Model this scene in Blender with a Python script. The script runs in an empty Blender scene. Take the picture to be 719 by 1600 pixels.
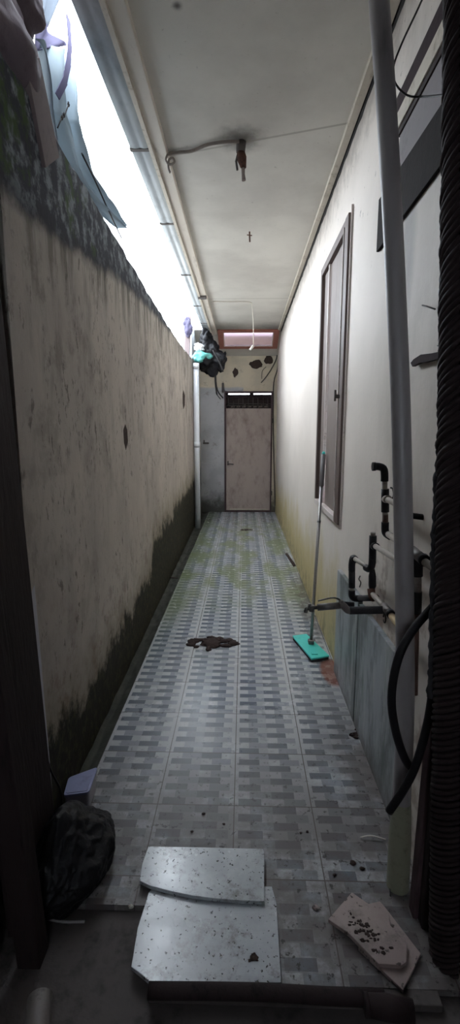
import bpy, bmesh, math, random
from mathutils import Vector, Matrix, noise
random.seed(7)
scene = bpy.context.scene
col = scene.collection

# ------------------------------------------------------------------ camera maths
FPX, PW, PH, CH = 750.0, 719.0, 1600.0, 1.4
TH = math.atan(125/FPX); YAW = math.atan(21.5/FPX*math.cos(TH))
cy_, sy_ = math.cos(YAW), math.sin(YAW)
FW = Vector((-sy_*math.cos(TH), cy_*math.cos(TH), -math.sin(TH)))
RT = Vector((cy_, sy_, 0)); UP = RT.cross(FW)
CAM = Vector((0, 0, CH))
def at(px, py, **k):
    """point of the real plane X=, Y= or Z= seen at that place of the photograph"""
    d = FW + RT*((px-PW/2)/FPX) + UP*((PH/2-py)/FPX)
    ax, val = list(k.items())[0]; i = 'XYZ'.index(ax)
    return CAM + d*((val-CAM[i])/d[i])

# ------------------------------------------------------------------ node helpers
class NT:
    def __init__(s, name):
        s.mat = bpy.data.materials.new(name); s.mat.use_nodes = True
        s.t = s.mat.node_tree; s.b = s.t.nodes['Principled BSDF']
        g = s.t.nodes.new('ShaderNodeNewGeometry'); s.pos = g.outputs['Position']
        sp = s.t.nodes.new('ShaderNodeSeparateXYZ'); s.t.links.new(s.pos, sp.inputs[0])
        s.x, s.y, s.z = sp.outputs
    def put(s, sock, v):
        if hasattr(v, 'is_linked') or isinstance(v, bpy.types.NodeSocket): s.t.links.new(v, sock)
        elif isinstance(v, (tuple, list)): sock.default_value = (*v, 1.0) if len(v) == 3 and sock.type == 'RGBA' else v
        else: sock.default_value = v
    def m(s, op, a, b=0.0, c=0.0, clamp=False):
        n = s.t.nodes.new('ShaderNodeMath'); n.operation = op; n.use_clamp = clamp
        s.put(n.inputs[0], a); s.put(n.inputs[1], b); s.put(n.inputs[2], c)
        return n.outputs[0]
    def noise(s, scale, detail=4, rough=.6, vec=None, stretch=None, off=(0, 0, 0)):
        n = s.t.nodes.new('ShaderNodeTexNoise'); n.inputs['Scale'].default_value = scale
        n.inputs['Detail'].default_value = detail; n.inputs['Roughness'].default_value = rough
        mp = s.t.nodes.new('ShaderNodeMapping'); mp.inputs['Scale'].default_value = stretch or (1, 1, 1)
        mp.inputs['Location'].default_value = off
        s.t.links.new(vec or s.pos, mp.inputs[0]); s.t.links.new(mp.outputs[0], n.inputs['Vector'])
        return n.outputs['Fac']
    def ramp(s, f, a, b):          # smooth 0..1 from a to b
        n = s.t.nodes.new('ShaderNodeMapRange'); n.interpolation_type = 'SMOOTHSTEP'
        s.put(n.inputs['Value'], f)
        s.put(n.inputs['From Min'], a); s.put(n.inputs['From Max'], b)
        return n.outputs['Result']
    def down(s, f, a, b):          # 1 below a, 0 above b
        return s.m('SUBTRACT', 1.0, s.ramp(f, a, b))
    def mix(s, f, a, b, mode='MIX'):
        n = s.t.nodes.new('ShaderNodeMix'); n.data_type = 'RGBA'; n.blend_type = mode
        s.put(n.inputs[0], f); s.put(n.inputs[6], a); s.put(n.inputs[7], b)
        return n.outputs[2]
    def curve(s, v, pts, vmin, vmax, omin, omax):
        n = s.t.nodes.new('ShaderNodeFloatCurve')
        c = n.mapping.curves[0]
        P = [((a-vmin)/(vmax-vmin), (b-omin)/(omax-omin)) for a, b in pts]
        c.points[0].location = P[0]; c.points[1].location = P[-1]
        for p in P[1:-1]: c.points.new(*p)
        n.mapping.update()
        vv = s.m('DIVIDE', s.m('SUBTRACT', v, vmin), vmax-vmin, clamp=True)
        s.t.links.new(vv, n.inputs['Value'])
        return s.m('MULTIPLY_ADD', n.outputs[0], omax-omin, omin)
    def bump(s, h, strength=.3, dist=.01):
        n = s.t.nodes.new('ShaderNodeBump'); n.inputs['Strength'].default_value = strength
        n.inputs['Distance'].default_value = dist
        s.put(n.inputs['Height'], h); s.t.links.new(n.outputs[0], s.b.inputs['Normal'])
    def done(s, colr, rough=.8, metal=0.0, spec=None):
        s.put(s.b.inputs['Base Color'], colr); s.put(s.b.inputs['Roughness'], rough)
        s.put(s.b.inputs['Metallic'], metal)
        if spec is not None: s.b.inputs['Specular IOR Level'].default_value = spec
        return s.mat

def grimy(name, base, dirt, amount=.5, scale=9, rough=.7, metal=0.0, bump=.2, stretch=(1, 1, 1), spec=None):
    n = NT(name)
    f = n.noise(scale, 5, .65, stretch=stretch)
    f2 = n.noise(scale*5, 3, .6, stretch=stretch)
    k = n.ramp(n.m('MULTIPLY_ADD', f2, .4, n.m('MULTIPLY', f, .6)), .62-.25*amount, .72)
    c = n.mix(k, base, dirt)
    if bump: n.bump(f2, bump, .004)
    return n.done(c, rough, metal, spec)

# ------------------------------------------------------------------ materials
# ---- floor tiles
def mat_floor():
    n = NT('floor_tiles')
    TW, TL, X0, Y0 = .2925, .3015, -.6165, .1055
    u = n.m('DIVIDE', n.m('SUBTRACT', n.x, X0), TW); v = n.m('DIVIDE', n.m('SUBTRACT', n.y, Y0), TL)
    fu = n.m('FRACT', u); fv = n.m('FRACT', v)
    r8 = n.m('MULTIPLY', fv, 8.0); row = n.m('FLOOR', r8); par = n.m('MODULO', row, 2.0); fr = n.m('FRACT', r8)
    def rng(a, b): return n.m('MULTIPLY', n.m('GREATER_THAN', fu, a), n.m('LESS_THAN', fu, b))
    ev = n.m('SUBTRACT', 1.0, par)
    dark = n.m('ADD', n.m('MULTIPLY', ev, rng(.06, .36)), n.m('MULTIPLY', par, rng(.50, .80)))
    mid = n.m('ADD', n.m('MULTIPLY', ev, rng(.66, .94)), n.m('MULTIPLY', par, rng(.21, .50)))
    mid = n.m('ADD', mid, n.m('MULTIPLY', ev, n.m('MULTIPLY', rng(.36, .50), .35)))
    var = n.noise(2.3, 3, .5)
    c = n.mix(mid, (.50, .515, .54), (.27, .30, .34))
    c = n.mix(dark, c, (.10, .125, .165))
    c = n.mix(n.m('MULTIPLY', n.ramp(var, .35, .7), .35), c, (.36, .37, .36))
    # fine light joints between printed bricks
    bj = n.m('LESS_THAN', fr, .11); c = n.mix(n.m('MULTIPLY', bj, .5), c, (.47, .48, .49))
    # grout
    g = n.m('MAXIMUM', n.m('LESS_THAN', fu, .013), n.m('LESS_THAN', fv, .014))
    c = n.mix(g, c, (.07, .065, .06))
    # algae, greenish in the far half
    gn = n.noise(3.2, 4, .6, stretch=(1.3, .55, 1), off=(3, 1, 0))
    band = n.m('MULTIPLY', n.ramp(n.y, 3.3, 4.2), n.down(n.y, 6.6, 8.2))
    alg = n.m('MULTIPLY', n.ramp(gn, .40, .62), band)
    c = n.mix(n.m('MULTIPLY', alg, .72), c, (.19, .22, .10))
    # algae along the gutter
    edge = n.m('MULTIPLY', n.down(n.m('ADD', n.x, n.m('MULTIPLY', gn, -.25)), -.72, -.52), n.ramp(n.y, 2.4, 4))
    c = n.mix(n.m('MULTIPLY', edge, .6), c, (.13, .17, .08))
    # mud along the right hand wall
    mn = n.noise(11, 5, .7)
    mud = n.m('MULTIPLY', n.ramp(n.m('ADD', n.x, n.m('MULTIPLY', n.m('SUBTRACT', mn, .5), .5)), .42, .56),
              n.m('MULTIPLY', n.ramp(n.y, 2.9, 3.3), n.down(n.y, 4.3, 5.0)))
    c = n.mix(n.m('MULTIPLY', mud, .7), c, (.06, .05, .045))
    # rust red stain beside the mop
    dx = n.m('DIVIDE', n.m('SUBTRACT', n.x, .535), .085); dy = n.m('DIVIDE', n.m('SUBTRACT', n.y, 2.66), .2)
    rd = n.m('ADD', n.m('MULTIPLY', dx, dx), n.m('MULTIPLY', dy, dy))
    red = n.down(n.m('ADD', rd, n.m('MULTIPLY', mn, .8)), .9, 1.35)
    c = n.mix(n.m('MULTIPLY', red, .85), c, (.20, .055, .03))
    # trodden dirt, nearer and by the right wall, deepened to paint in shade
    d1 = n.noise(4.5, 6, .7, off=(1, 7, 0)); d2 = n.noise(38, 4, .7)
    near = n.m('MAXIMUM', n.down(n.y, 1.25, 2.5), n.m('MULTIPLY', n.ramp(n.x, .15, .55), n.down(n.y, 1.8, 2.8)))
    dirt = n.m('MULTIPLY', n.ramp(d1, .22, .55), near)
    c = n.mix(n.m('MULTIPLY', dirt, .86), c, (.085, .064, .055))
    sp = n.m('MULTIPLY', n.ramp(d2, .57, .65), n.m('ADD', n.m('MULTIPLY', near, .85), .06))
    c = n.mix(sp, c, (.022, .018, .015))
    rg = n.m('ADD', n.m('MULTIPLY_ADD', dirt, .25, .16), n.m('MULTIPLY', n.noise(17, 3), .18))
    n.bump(n.m('SUBTRACT', n.m('MULTIPLY', d2, .15), g), .25, .003)
    return n.done(c, rg, spec=.5)

def mat_left_wall():
    n = NT('left_wall_plaster')
    base = n.mix(n.ramp(n.noise(1.7, 5, .6, stretch=(1, 1, .7)), .38, .62), (.50, .45, .395), (.42, .375, .335))
    st = n.noise(9, 5, .65, stretch=(1, 1, .22))
    hi = n.ramp(n.z, .9, 2.2)
    base = n.mix(n.m('MULTIPLY', n.ramp(st, .52, .72), n.m('MULTIPLY_ADD', hi, .5, .18)), base, (.16, .15, .125))
    # small black mould spots, thicker under the coping
    sp = n.noise(26, 4, .7, stretch=(1, 1, .45)); cl = n.noise(3.3, 3, .6, off=(5, 0, 2))
    spots = n.m('MULTIPLY', n.ramp(sp, .585, .62), n.ramp(cl, .44, .58))
    base = n.mix(n.m('MULTIPLY', spots, .65), base, (.07, .065, .055))
    bl = n.m('MULTIPLY', n.ramp(n.noise(4.2, 6, .72, off=(7, 1, 3), stretch=(1, 1, .8)), .5, .66), n.m('MULTIPLY_ADD', hi, .4, .3))
    base = n.mix(bl, base, (.20, .175, .15))
    sp2 = n.m('MULTIPLY', n.ramp(n.noise(15, 5, .75, off=(1, 8, 3), stretch=(1, 1, .4)), .60, .66), n.ramp(n.z, .7, 1.5))
    base = n.mix(n.m('MULTIPLY', sp2, .6), base, (.07, .06, .055))
    # pinkish flaking low down
    pk = n.m('MULTIPLY', n.ramp(n.noise(7, 4, .7, off=(0, 4, 0)), .5, .66), n.down(n.z, .35, 1.0))
    base = n.mix(n.m('MULTIPLY', pk, .55), base, (.21, .135, .115))
    # rising damp: black green mould at the foot
    lo = n.curve(n.y, [(1.3, .36), (1.75, .31), (2.3, .29), (3.0, .29), (3.45, .33), (3.7, .55), (4.5, .58), (6.4, .66), (8.5, .8)], 1.3, 8.5, 0, 1)
    ed = n.m('MULTIPLY_ADD', n.m('SUBTRACT', n.noise(5, 7, .72, stretch=(1, 1, .8)), .5), .62, n.z)
    low = n.down(n.m('SUBTRACT', ed, lo), -.05, .06)
    moss = n.mix(n.ramp(n.noise(24, 4, .7), .45, .7), (.010, .010, .006), (.045, .045, .018))
    halo = n.down(n.m('SUBTRACT', ed, lo), .0, .26)
    base = n.mix(n.m('MULTIPLY', halo, .45), base, (.17, .14, .065))
    base = n.mix(n.m('MULTIPLY', low, .96), base, moss)
    # blackened blue grey coping at the top
    up = n.curve(n.y, [(1.3, 2.06), (2.0, 2.10), (2.2, 2.14), (3.0, 2.24), (4.2, 2.32), (5.4, 2.38), (8.5, 2.43)], 1.3, 8.5, 2, 2.6)
    eu = n.m('MULTIPLY_ADD', n.m('SUBTRACT', n.noise(6, 7, .72, stretch=(1, 1, .8)), .5), .13, n.z)
    top = n.ramp(n.m('SUBTRACT', eu, up), -.03, .035)
    lich = n.mix(n.ramp(n.noise(10, 5, .7, off=(2, 2, 2)), .46, .62), (.035, .037, .05), (.24, .27, .29))
    lich = n.mix(n.ramp(n.noise(5, 4, .7, off=(9, 2, 2)), .55, .66), lich, (.05, .085, .03))
    lich = n.mix(n.m('MULTIPLY', n.down(n.m('SUBTRACT', eu, up), .0, .10), .75), lich, (.018, .018, .026))
    drip = n.m('MULTIPLY', n.ramp(n.m('SUBTRACT', eu, up), -.32, .0), n.ramp(n.noise(13, 4, .6, stretch=(1, 1, .12)), .46, .62))
    base = n.mix(n.m('MULTIPLY', drip, .62), base, (.06, .06, .04))
    base = n.mix(top, base, lich)
    n.bump(n.m('ADD', sp, n.m('MULTIPLY', n.noise(5, 4), 2.0)), .35, .006)
    return n.done(base, .82, spec=.25)

def mat_right_wall():
    n = NT('right_wall_cream_paint')
    base = n.mix(n.ramp(n.noise(1.4, 4, .6), .35, .65), (.72, .655, .595), (.66, .60, .54))
    # yellow damp at the foot
    lo = n.m('MULTIPLY_ADD', n.m('SUBTRACT', n.noise(4, 5, .7, stretch=(1, 1, .6)), .5), .9, n.z)
    ye = n.m('MULTIPLY', n.down(lo, .22, .75), n.ramp(n.y, 2.2, 2.9))
    base = n.mix(n.m('MULTIPLY', ye, .85), base, (.52, .42, .17))
    dk = n.m('MULTIPLY', n.down(lo, -.06, .28), n.ramp(n.noise(9, 4, .7), .42, .6))
    base = n.mix(n.m('MULTIPLY', dk, .6), base, (.10, .10, .06))
    # soot spots under the ceiling
    tp = n.ramp(n.m('MULTIPLY_ADD', n.noise(12, 5, .7), .5, n.z), 2.95, 3.2)
    base = n.mix(n.m('MULTIPLY', tp, .5), base, (.12, .10, .08))
    sp = n.m('MULTIPLY', n.ramp(n.noise(19, 4, .7), .65, .72), n.ramp(n.z, 1.8, 2.6))
    base = n.mix(n.m('MULTIPLY', sp, .7), base, (.10, .08, .07))
    # smoky smear by the waste pipe
    dy = n.m('DIVIDE', n.m('SUBTRACT', n.y, 1.80), .09); dz = n.m('DIVIDE', n.m('SUBTRACT', n.z, 2.02), .26)
    r = n.m('ADD', n.m('MULTIPLY', dy, dy), n.m('MULTIPLY', dz, dz))
    base = n.mix(n.m('MULTIPLY', n.down(n.m('MULTIPLY_ADD', n.noise(15, 3), .5, r), .3, 1.6), .75), base, (.12, .115, .12))
    # paint greyer in patches towards the near end
    gy = n.m('MULTIPLY', n.down(n.y, 1.6, 2.5), n.ramp(n.noise(2.6, 5, .65, stretch=(1, 1, .5)), .3, .65))
    base = n.mix(n.m('MULTIPLY', gy, .55), base, (.40, .37, .33))
    hole = n.m('MULTIPLY', n.down(n.y, 2.0, 2.1), n.m('MULTIPLY', n.down(n.z, .75, 1.15), n.ramp(n.noise(8, 4, .6, off=(0, 3, 3)), .5, .62)))
    base = n.mix(n.m('MULTIPLY', hole, .6), base, (.22, .15, .11))
    n.bump(n.m('ADD', n.noise(40, 3), n.m('MULTIPLY', n.noise(4, 4), 2.5)), .2, .005)
    return n.done(base, .62, spec=.35)

def mat_end_wall():
    n = NT('end_wall_paint')
    cream = n.mix(n.ramp(n.noise(3, 4), .4, .65), (.60, .53, .40), (.50, .45, .35))
    grey = n.mix(n.ramp(n.noise(3, 4, off=(2, 2, 2)), .4, .65), (.46, .46, .47), (.38, .38, .39))
    side = n.m('MULTIPLY', n.down(n.m('MULTIPLY_ADD', n.noise(6, 3), .06, n.z), 2.16, 2.2), n.down(n.x, -.02, .0))
    c = n.mix(side, cream, grey)
    f = n.m('MULTIPLY_ADD', n.noise(8, 5, .7), .5, n.z)
    c = n.mix(n.m('MULTIPLY', n.down(f, .30, .72), .9), c, (.03, .032, .022))
    c = n.mix(n.m('MULTIPLY', n.ramp(n.noise(7, 5, .7), .58, .7), .5), c, (.17, .14, .11))
    n.bump(n.noise(20, 4), .3, .006)
    return n.done(c, .75)

def mat_ceiling():
    n = NT('ceiling_board_paint')
    c = n.mix(n.ramp(n.noise(1.3, 5, .6), .36, .66), (.62, .60, .55), (.50, .48, .44))
    c = n.mix(n.m('MULTIPLY', n.ramp(n.noise(30, 4, .7), .64, .74), .5), c, (.25, .23, .20))
    def blot(c, x, y, r, colr, k):
        dx = n.m('DIVIDE', n.m('SUBTRACT', n.x, x), r); dy = n.m('DIVIDE', n.m('SUBTRACT', n.y, y), r)
        d = n.m('SQRT', n.m('ADD', n.m('MULTIPLY', dx, dx), n.m('MULTIPLY', dy, dy)))
        return n.mix(n.m('MULTIPLY', n.down(n.m('MULTIPLY_ADD', n.noise(16, 4, .7), .8, d), .45, 1.5), k), c, colr)
    c = blot(c, -.03, 2.83, .16, (.09, .08, .075), .8)
    c = blot(c, -.25, 2.02, .025, (.05, .04, .04), .9)
    c = blot(c, -.2, 7.6, .5, (.16, .16, .14), .55); c = blot(c, .45, 7.5, .4, (.12, .11, .10), .6)
    # board joints
    for y0, sl in ((2.86, -.28), (5.92, 0.0)):
        d = n.m('ABSOLUTE', n.m('SUBTRACT', n.m('MULTIPLY_ADD', n.x, -sl, n.y), y0))
        c = n.mix(n.m('MULTIPLY', n.down(d, .004, .012), .55), c, (.22, .20, .17))
    n.bump(n.noise(45, 3), .15, .003)
    return n.done(c, .7)

def mat_slab(name, a, b, speck, spec_scale=85, rough=.05, amt=.62, off=(0, 0, 0)):
    n = NT(name)
    c = n.mix(n.ramp(n.noise(5, 5, .65, off=off), .38, .62), a, b)
    c = n.mix(n.m('MULTIPLY', n.ramp(n.noise(11, 6, .75, off=(off[0]+5, 1, 0)), .50, .66), .6), c, (.13, .115, .10))
    s = n.ramp(n.noise(spec_scale, 3, .65, off=off), amt, amt+.05)
    c = n.mix(s, c, speck)
    n.bump(s, .3, .002)
    return n.done(c, n.m('MULTIPLY_ADD', n.noise(9, 4, .7, off=off), .35, rough), spec=.9)

def mat_granite():
    n = NT('grey_stone_tile')
    c = n.mix(n.ramp(n.noise(6, 5, .65, stretch=(1, 1, .4)), .40, .60), (.33, .35, .37), (.13, .15, .145))
    c = n.mix(n.m('MULTIPLY', n.ramp(n.noise(14, 5, .7, stretch=(1, 1, .15)), .5, .64), .6), c, (.42, .43, .42))
    c = n.mix(n.m('MULTIPLY', n.ramp(n.noise(11, 4, .7, stretch=(1, 1, .18), off=(3, 3, 3)), .56, .68), .6), c, (.10, .16, .12))
    c = n.mix(n.m('MULTIPLY', n.down(n.m('MULTIPLY_ADD', n.noise(20, 4), .2, n.z), .08, .2), .7), c, (.09, .07, .06))
    n.bump(n.noise(70, 3), .2, .002)
    return n.done(c, .5)

M = {}
M['floor'] = mat_floor(); M['wl'] = mat_left_wall(); M['wr'] = mat_right_wall(); M['we'] = mat_end_wall()
M['ceil'] = mat_ceiling(); M['granite'] = mat_granite()
M['slab'] = mat_slab('speckled_marble', (.48, .51, .53), (.36, .385, .41), (.025, .022, .02))
M['slab2'] = mat_slab('speckled_marble_dirty', (.46, .48, .51), (.37, .39, .42), (.025, .022, .02), off=(4, 2, 1))
M['pinktile'] = mat_slab('pinkish_broken_tile', (.36, .28, .26), (.27, .20, .19), (.05, .035, .03), 40, .55, .62)
M['cement'] = grimy('damp_cement', (.04, .042, .032), (.012, .015, .009), 1.0, 5, .85, bump=.6)
M['ground'] = grimy('dark_muddy_cement', (.085, .072, .068), (.025, .02, .02), .6, 6, .75, bump=.8)
M['jambpaint'] = grimy('grey_blue_jamb_paint', (.46, .46, .52), (.28, .26, .28), .5, 5, .6, stretch=(1, 1, .3))
M['rail'] = grimy('dark_rail_paint', (.013, .009, .010), (.007, .005, .006), .4, 9, .8, spec=.1)
M['railpurple'] = grimy('purple_brown_rail', (.038, .025, .028), (.02, .014, .016), .4, 9, .8, spec=.1)
M['yard'] = grimy('pale_yard_concrete', (.36, .35, .33), (.22, .21, .20), .5, 2, .85)
M['ventpanel'] = grimy('grey_purple_panel', (.21, .19, .20), (.15, .135, .14), .5, 5, .8)
M['roomwall'] = grimy('dim_room_plaster', (.42, .39, .35), (.28, .25, .22), .5, 3, .85)
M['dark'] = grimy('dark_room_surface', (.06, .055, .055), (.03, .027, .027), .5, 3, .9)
M['beam'] = grimy('cream_painted_beam', (.60, .55, .48), (.34, .29, .24), .45, 7, .6, stretch=(1, .3, 1))
M['eave'] = grimy('grey_eave_sheet', (.42, .45, .47), (.26, .28, .29), .6, 5, .5, stretch=(1, .4, 1))
M['seam'] = grimy('dark_strip', (.08, .07, .065), (.04, .035, .03), .5, 12, .8)
M['mouldline'] = grimy('black_mouldy_gap', (.012, .009, .008), (.05, .035, .028), .4, 25, .9)
M['trim'] = grimy('cream_moulding', (.52, .47, .39), (.28, .23, .17), .5, 8, .6)
M['wood'] = grimy('brown_window_wood', (.115, .08, .07), (.075, .05, .045), .5, 9, .55, stretch=(1, 1, .2))
M['woodlight'] = grimy('worn_bead', (.62, .55, .52), (.28, .22, .19), .4, 12, .5)
M['panel'] = grimy('grey_brown_plywood', (.20, .16, .145), (.15, .115, .10), .6, 5, .6, stretch=(1, 1, .25))
M['doorwood'] = grimy('stained_door_board', (.42, .345, .31), (.25, .19, .165), .7, 4.5, .6, stretch=(1, 1, .45))
M['redwood'] = grimy('reddish_frame_wood', (.33, .12, .085), (.16, .06, .045), .4, 12, .5)
M['darkwood'] = grimy('blackened_wood', (.030, .021, .022), (.012, .009, .010), .5, 14, .7, stretch=(1, 1, .2), bump=.5, spec=.15)
M['purplewood'] = grimy('dull_purple_brown_wood', (.085, .055, .06), (.035, .024, .027), .5, 14, .65, stretch=(1, 1, .2), bump=.4, spec=.15)
M['pvc'] = grimy('grey_plastic_pipe', (.27, .25, .255), (.16, .145, .145), .6, 6, .42, stretch=(1, 1, .3), bump=.1)
M['pvcbell'] = grimy('mossy_plastic_pipe', (.25, .25, .18), (.13, .12, .085), .6, 14, .5)
M['pvcwhite'] = grimy('glossy_white_pipe', (.72, .74, .78), (.5, .5, .52), .3, 6, .12, bump=0)
M['tube'] = grimy('beige_grey_pipe', (.36, .32, .28), (.20, .165, .14), .5, 18, .4)
M['tubeyellow'] = grimy('yellowed_pipe', (.46, .33, .17), (.30, .20, .10), .5, 18, .45)
M['tubebrown'] = grimy('rust_brown_pipe', (.17, .095, .075), (.09, .05, .04), .5, 22, .6)
M['rubber'] = grimy('black_pipe_fitting', (.022, .021, .024), (.05, .045, .045), .3, 30, .42, bump=.1, spec=.15)
M['foam'] = grimy('black_tape_wrap', (.035, .034, .037), (.016, .015, .016), .4, 40, .7, bump=.4, spec=.15)
M['clamp'] = grimy('dull_pipe_collar', (.16, .14, .13), (.08, .065, .06), .5, 30, .5)
M['metal'] = grimy('dull_tap_metal', (.18, .17, .165), (.09, .075, .07), .5, 30, .42, .6)
M['hose'] = grimy('black_hose', (.012, .011, .013), (.022, .02, .022), .4, 12, .55, bump=.05, spec=.15)
M['wire'] = grimy('black_wire', (.018, .016, .017), (.04, .035, .035), .3, 20, .6, bump=0)
M['greywire'] = grimy('grey_taped_wire', (.20, .17, .15), (.10, .08, .07), .5, 25, .6)
M['whitewire'] = grimy('pale_flex', (.5, .45, .38), (.35, .3, .25), .3, 20, .6, bump=0)
M['teal'] = grimy('teal_mop_plastic', (.07, .66, .58), (.06, .52, .46), .4, 9, .5, bump=.05)
M['mopblack'] = grimy('dark_mop_pad', (.03, .03, .035), (.05, .05, .05), .3, 30, .9)
M['stick'] = grimy('grey_steel_stick', (.33, .31, .31), (.20, .18, .17), .4, 20, .38, .5, bump=0)
M['sleeve'] = grimy('grey_handle_grip', (.20, .19, .195), (.12, .11, .11), .4, 20, .6)
M['lid'] = grimy('lavender_plastic_lid', (.27, .29, .46), (.20, .21, .34), .4, 12, .35, bump=0)
M['tub'] = grimy('cloudy_plastic_tub', (.34, .32, .37), (.20, .18, .20), .4, 12, .3, bump=0)
M['bag'] = grimy('black_bin_bag', (.006, .006, .008), (.010, .010, .012), .4, 12, .5, bump=.8, spec=.25)
M['tealcloth'] = grimy('teal_plastic_bag', (.09, .32, .29), (.30, .42, .40), .4, 7, .45)
M['sack'] = grimy('dusty_purple_sacking', (.115, .09, .105), (.07, .055, .065), .5, 7, .9, bump=.6)
M['board'] = grimy('dusty_brown_board', (.16, .125, .125), (.10, .075, .08), .4, 8, .7)
M['mudpatch'] = grimy('dark_brown_mud', (.045, .03, .027), (.02, .013, .012), .5, 30, .8, bump=.8, spec=.15)
M['rust'] = grimy('burnt_rust', (.10, .05, .038), (.025, .018, .016), .6, 40, .8, bump=.6, spec=.15)
M['hole'] = grimy('exposed_dark_plaster', (.05, .035, .03), (.10, .07, .055), .4, 20, .95, bump=1, spec=.15)
M['leaf'] = grimy('dry_leaf', (.16, .07, .045), (.08, .035, .025), .5, 30, .8)
M['white'] = grimy('pale_scrap', (.55, .52, .47), (.4, .36, .33), .3, 30, .6)

def clear_mat(name, colr, rough, alpha_trans):
    n = NT(name)
    n.b.inputs['Transmission Weight'].default_value = alpha_trans
    n.b.inputs['IOR'].default_value = 1.2
    return n.done(colr, rough)
def tarp_mat(name, colr, tr=.6):
    n = NT(name)
    t = n.t
    tl = t.nodes.new('ShaderNodeBsdfTranslucent'); tl.inputs[0].default_value = (*colr, 1)
    df = t.nodes.new('ShaderNodeBsdfDiffuse'); df.inputs[0].default_value = (*colr, 1)
    mx = t.nodes.new('ShaderNodeMixShader'); mx.inputs[0].default_value = tr
    t.links.new(df.outputs[0], mx.inputs[1]); t.links.new(tl.outputs[0], mx.inputs[2])
    t.links.new(mx.outputs[0], t.nodes['Material Output'].inputs[0])
    return n.mat
M['tarp'] = tarp_mat('pale_blue_tarpaulin', (.42, .49, .54), .45)
M['net'] = tarp_mat('lilac_shade_net', (.17, .16, .24), .5)
M['strap'] = tarp_mat('translucent_strap', (.15, .17, .20), .5)
M['skyglass'] = clear_mat('dirty_skylight_glass', (.20, .15, .18), .2, .75)
M['sheet'] = grimy('mottled_roof_sheet', (.16, .13, .15), (.55, .48, .46), .5, 6, .7)

# ------------------------------------------------------------------ mesh helpers
class MB:
    def __init__(s): s.bm = bmesh.new()
    def box(s, lo, hi, bev=0.0, rot=None, piv=None):
        lo, hi = Vector(lo), Vector(hi); b = bmesh.new()
        bmesh.ops.create_cube(b, size=1)
        for v in b.verts: v.co = Vector(((lo[i]+hi[i])/2 + v.co[i]*(hi[i]-lo[i]) for i in range(3)))
        if bev: bmesh.ops.bevel(b, geom=b.edges[:], offset=bev, segments=2, affect='EDGES', profile=.6)
        if rot: bmesh.ops.rotate(b, verts=b.verts, cent=piv or (lo+hi)/2, matrix=rot)
        s.join(b); return s
    def join(s, b):
        me = bpy.data.meshes.new('t'); b.to_mesh(me); b.free(); s.bm.from_mesh(me); bpy.data.meshes.remove(me)
    def tube(s, pts, r, seg=14, cap=True, smooth=None, hollow=False):
        pts = [Vector(p) for p in pts]
        if smooth: pts = spline(pts, smooth)
        n = len(pts); rr = r if isinstance(r, (list, tuple)) else [r]*n
        if len(rr) != n: rr = [rr[min(len(rr)-1, int(i/(n-1)*(len(rr)-1)+.5))] for i in range(n)]
        bm = s.bm; t0 = (pts[1]-pts[0]).normalized()
        a = Vector((0, 0, 1)) if abs(t0.z) < .9 else Vector((1, 0, 0))
        u = t0.cross(a).normalized(); rings = []
        for i, p in enumerate(pts):
            t = ((pts[min(i+1, n-1)]-pts[i]).normalized()+(pts[i]-pts[max(i-1, 0)]).normalized())
            t = t.normalized() if t.length > 1e-6 else t0
            u = (u - t*u.dot(t)).normalized(); w = t.cross(u)
            k = 1.0
            if 0 < i < n-1:
                c = (pts[i+1]-pts[i]).normalized().dot(t); k = 1.0 if c < .3 else 1.0
            rings.append([bm.verts.new(p + (u*math.cos(2*math.pi*j/seg)+w*math.sin(2*math.pi*j/seg))*rr[i]*k) for j in range(seg)])
        for i in range(n-1):
            for j in range(seg):
                f = bm.faces.new((rings[i][j], rings[i][(j+1) % seg], rings[i+1][(j+1) % seg], rings[i+1][j])); f.smooth = True
        if cap:
            bm.faces.new(rings[0][::-1]); bm.faces.new(rings[-1])
        return s
    def prism(s, poly, vec, bev=0.0):
        """polygon (3D points) swept along vec"""
        b = bmesh.new(); vec = Vector(vec)
        A = [b.verts.new(Vector(p)) for p in poly]; B = [b.verts.new(Vector(p)+vec) for p in poly]
        n = len(A); b.faces.new(A); b.faces.new(B[::-1])
        for i in range(n): b.faces.new((A[i], B[i], B[(i+1) % n], A[(i+1) % n]))
        bmesh.ops.recalc_face_normals(b, faces=b.faces[:])
        if bev: bmesh.ops.bevel(b, geom=b.edges[:], offset=bev, segments=2, affect='EDGES', profile=.6)
        s.join(b); return s
    def blob(s, c, r, amp=.15, fr=3.0, sub=4, seed=0, flat=None):
        b = bmesh.new(); bmesh.ops.create_icosphere(b, subdivisions=sub, radius=1)
        c = Vector(c); r = Vector(r)
        for v in b.verts:
            d = v.co.normalized(); k = 1 + amp*noise.fractal(d*fr*.55+Vector((seed*3.1, 7, seed)), 1.1, 2.1, 3)*1.5
            v.co = Vector((c[i]+d[i]*r[i]*k for i in range(3)))
            if flat is not None and v.co.z < flat: v.co.z = flat + (v.co.z-flat)*.02
        for f in b.faces: f.smooth = True
        s.join(b); return s
    def grid(s, fn, nu, nv, smooth=True):
        V = [[s.bm.verts.new(Vector(fn(i/nu, j/nv))) for j in range(nv+1)] for i in range(nu+1)]
        for i in range(nu):
            for j in range(nv):
                f = s.bm.faces.new((V[i][j], V[i+1][j], V[i+1][j+1], V[i][j+1])); f.smooth = smooth
        return s
def spline(P, n):
    out = []
    for i in range(len(P)-1):
        p0, p1, p2, p3 = P[max(i-1, 0)], P[i], P[i+1], P[min(i+2, len(P)-1)]
        for k in range(n):
            t = k/n
            out.append(.5*((2*p1)+(p2-p0)*t+(2*p0-5*p1+4*p2-p3)*t*t+(3*p1-p0-3*p2+p3)*t**3))
    out.append(P[-1]); return out

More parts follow.
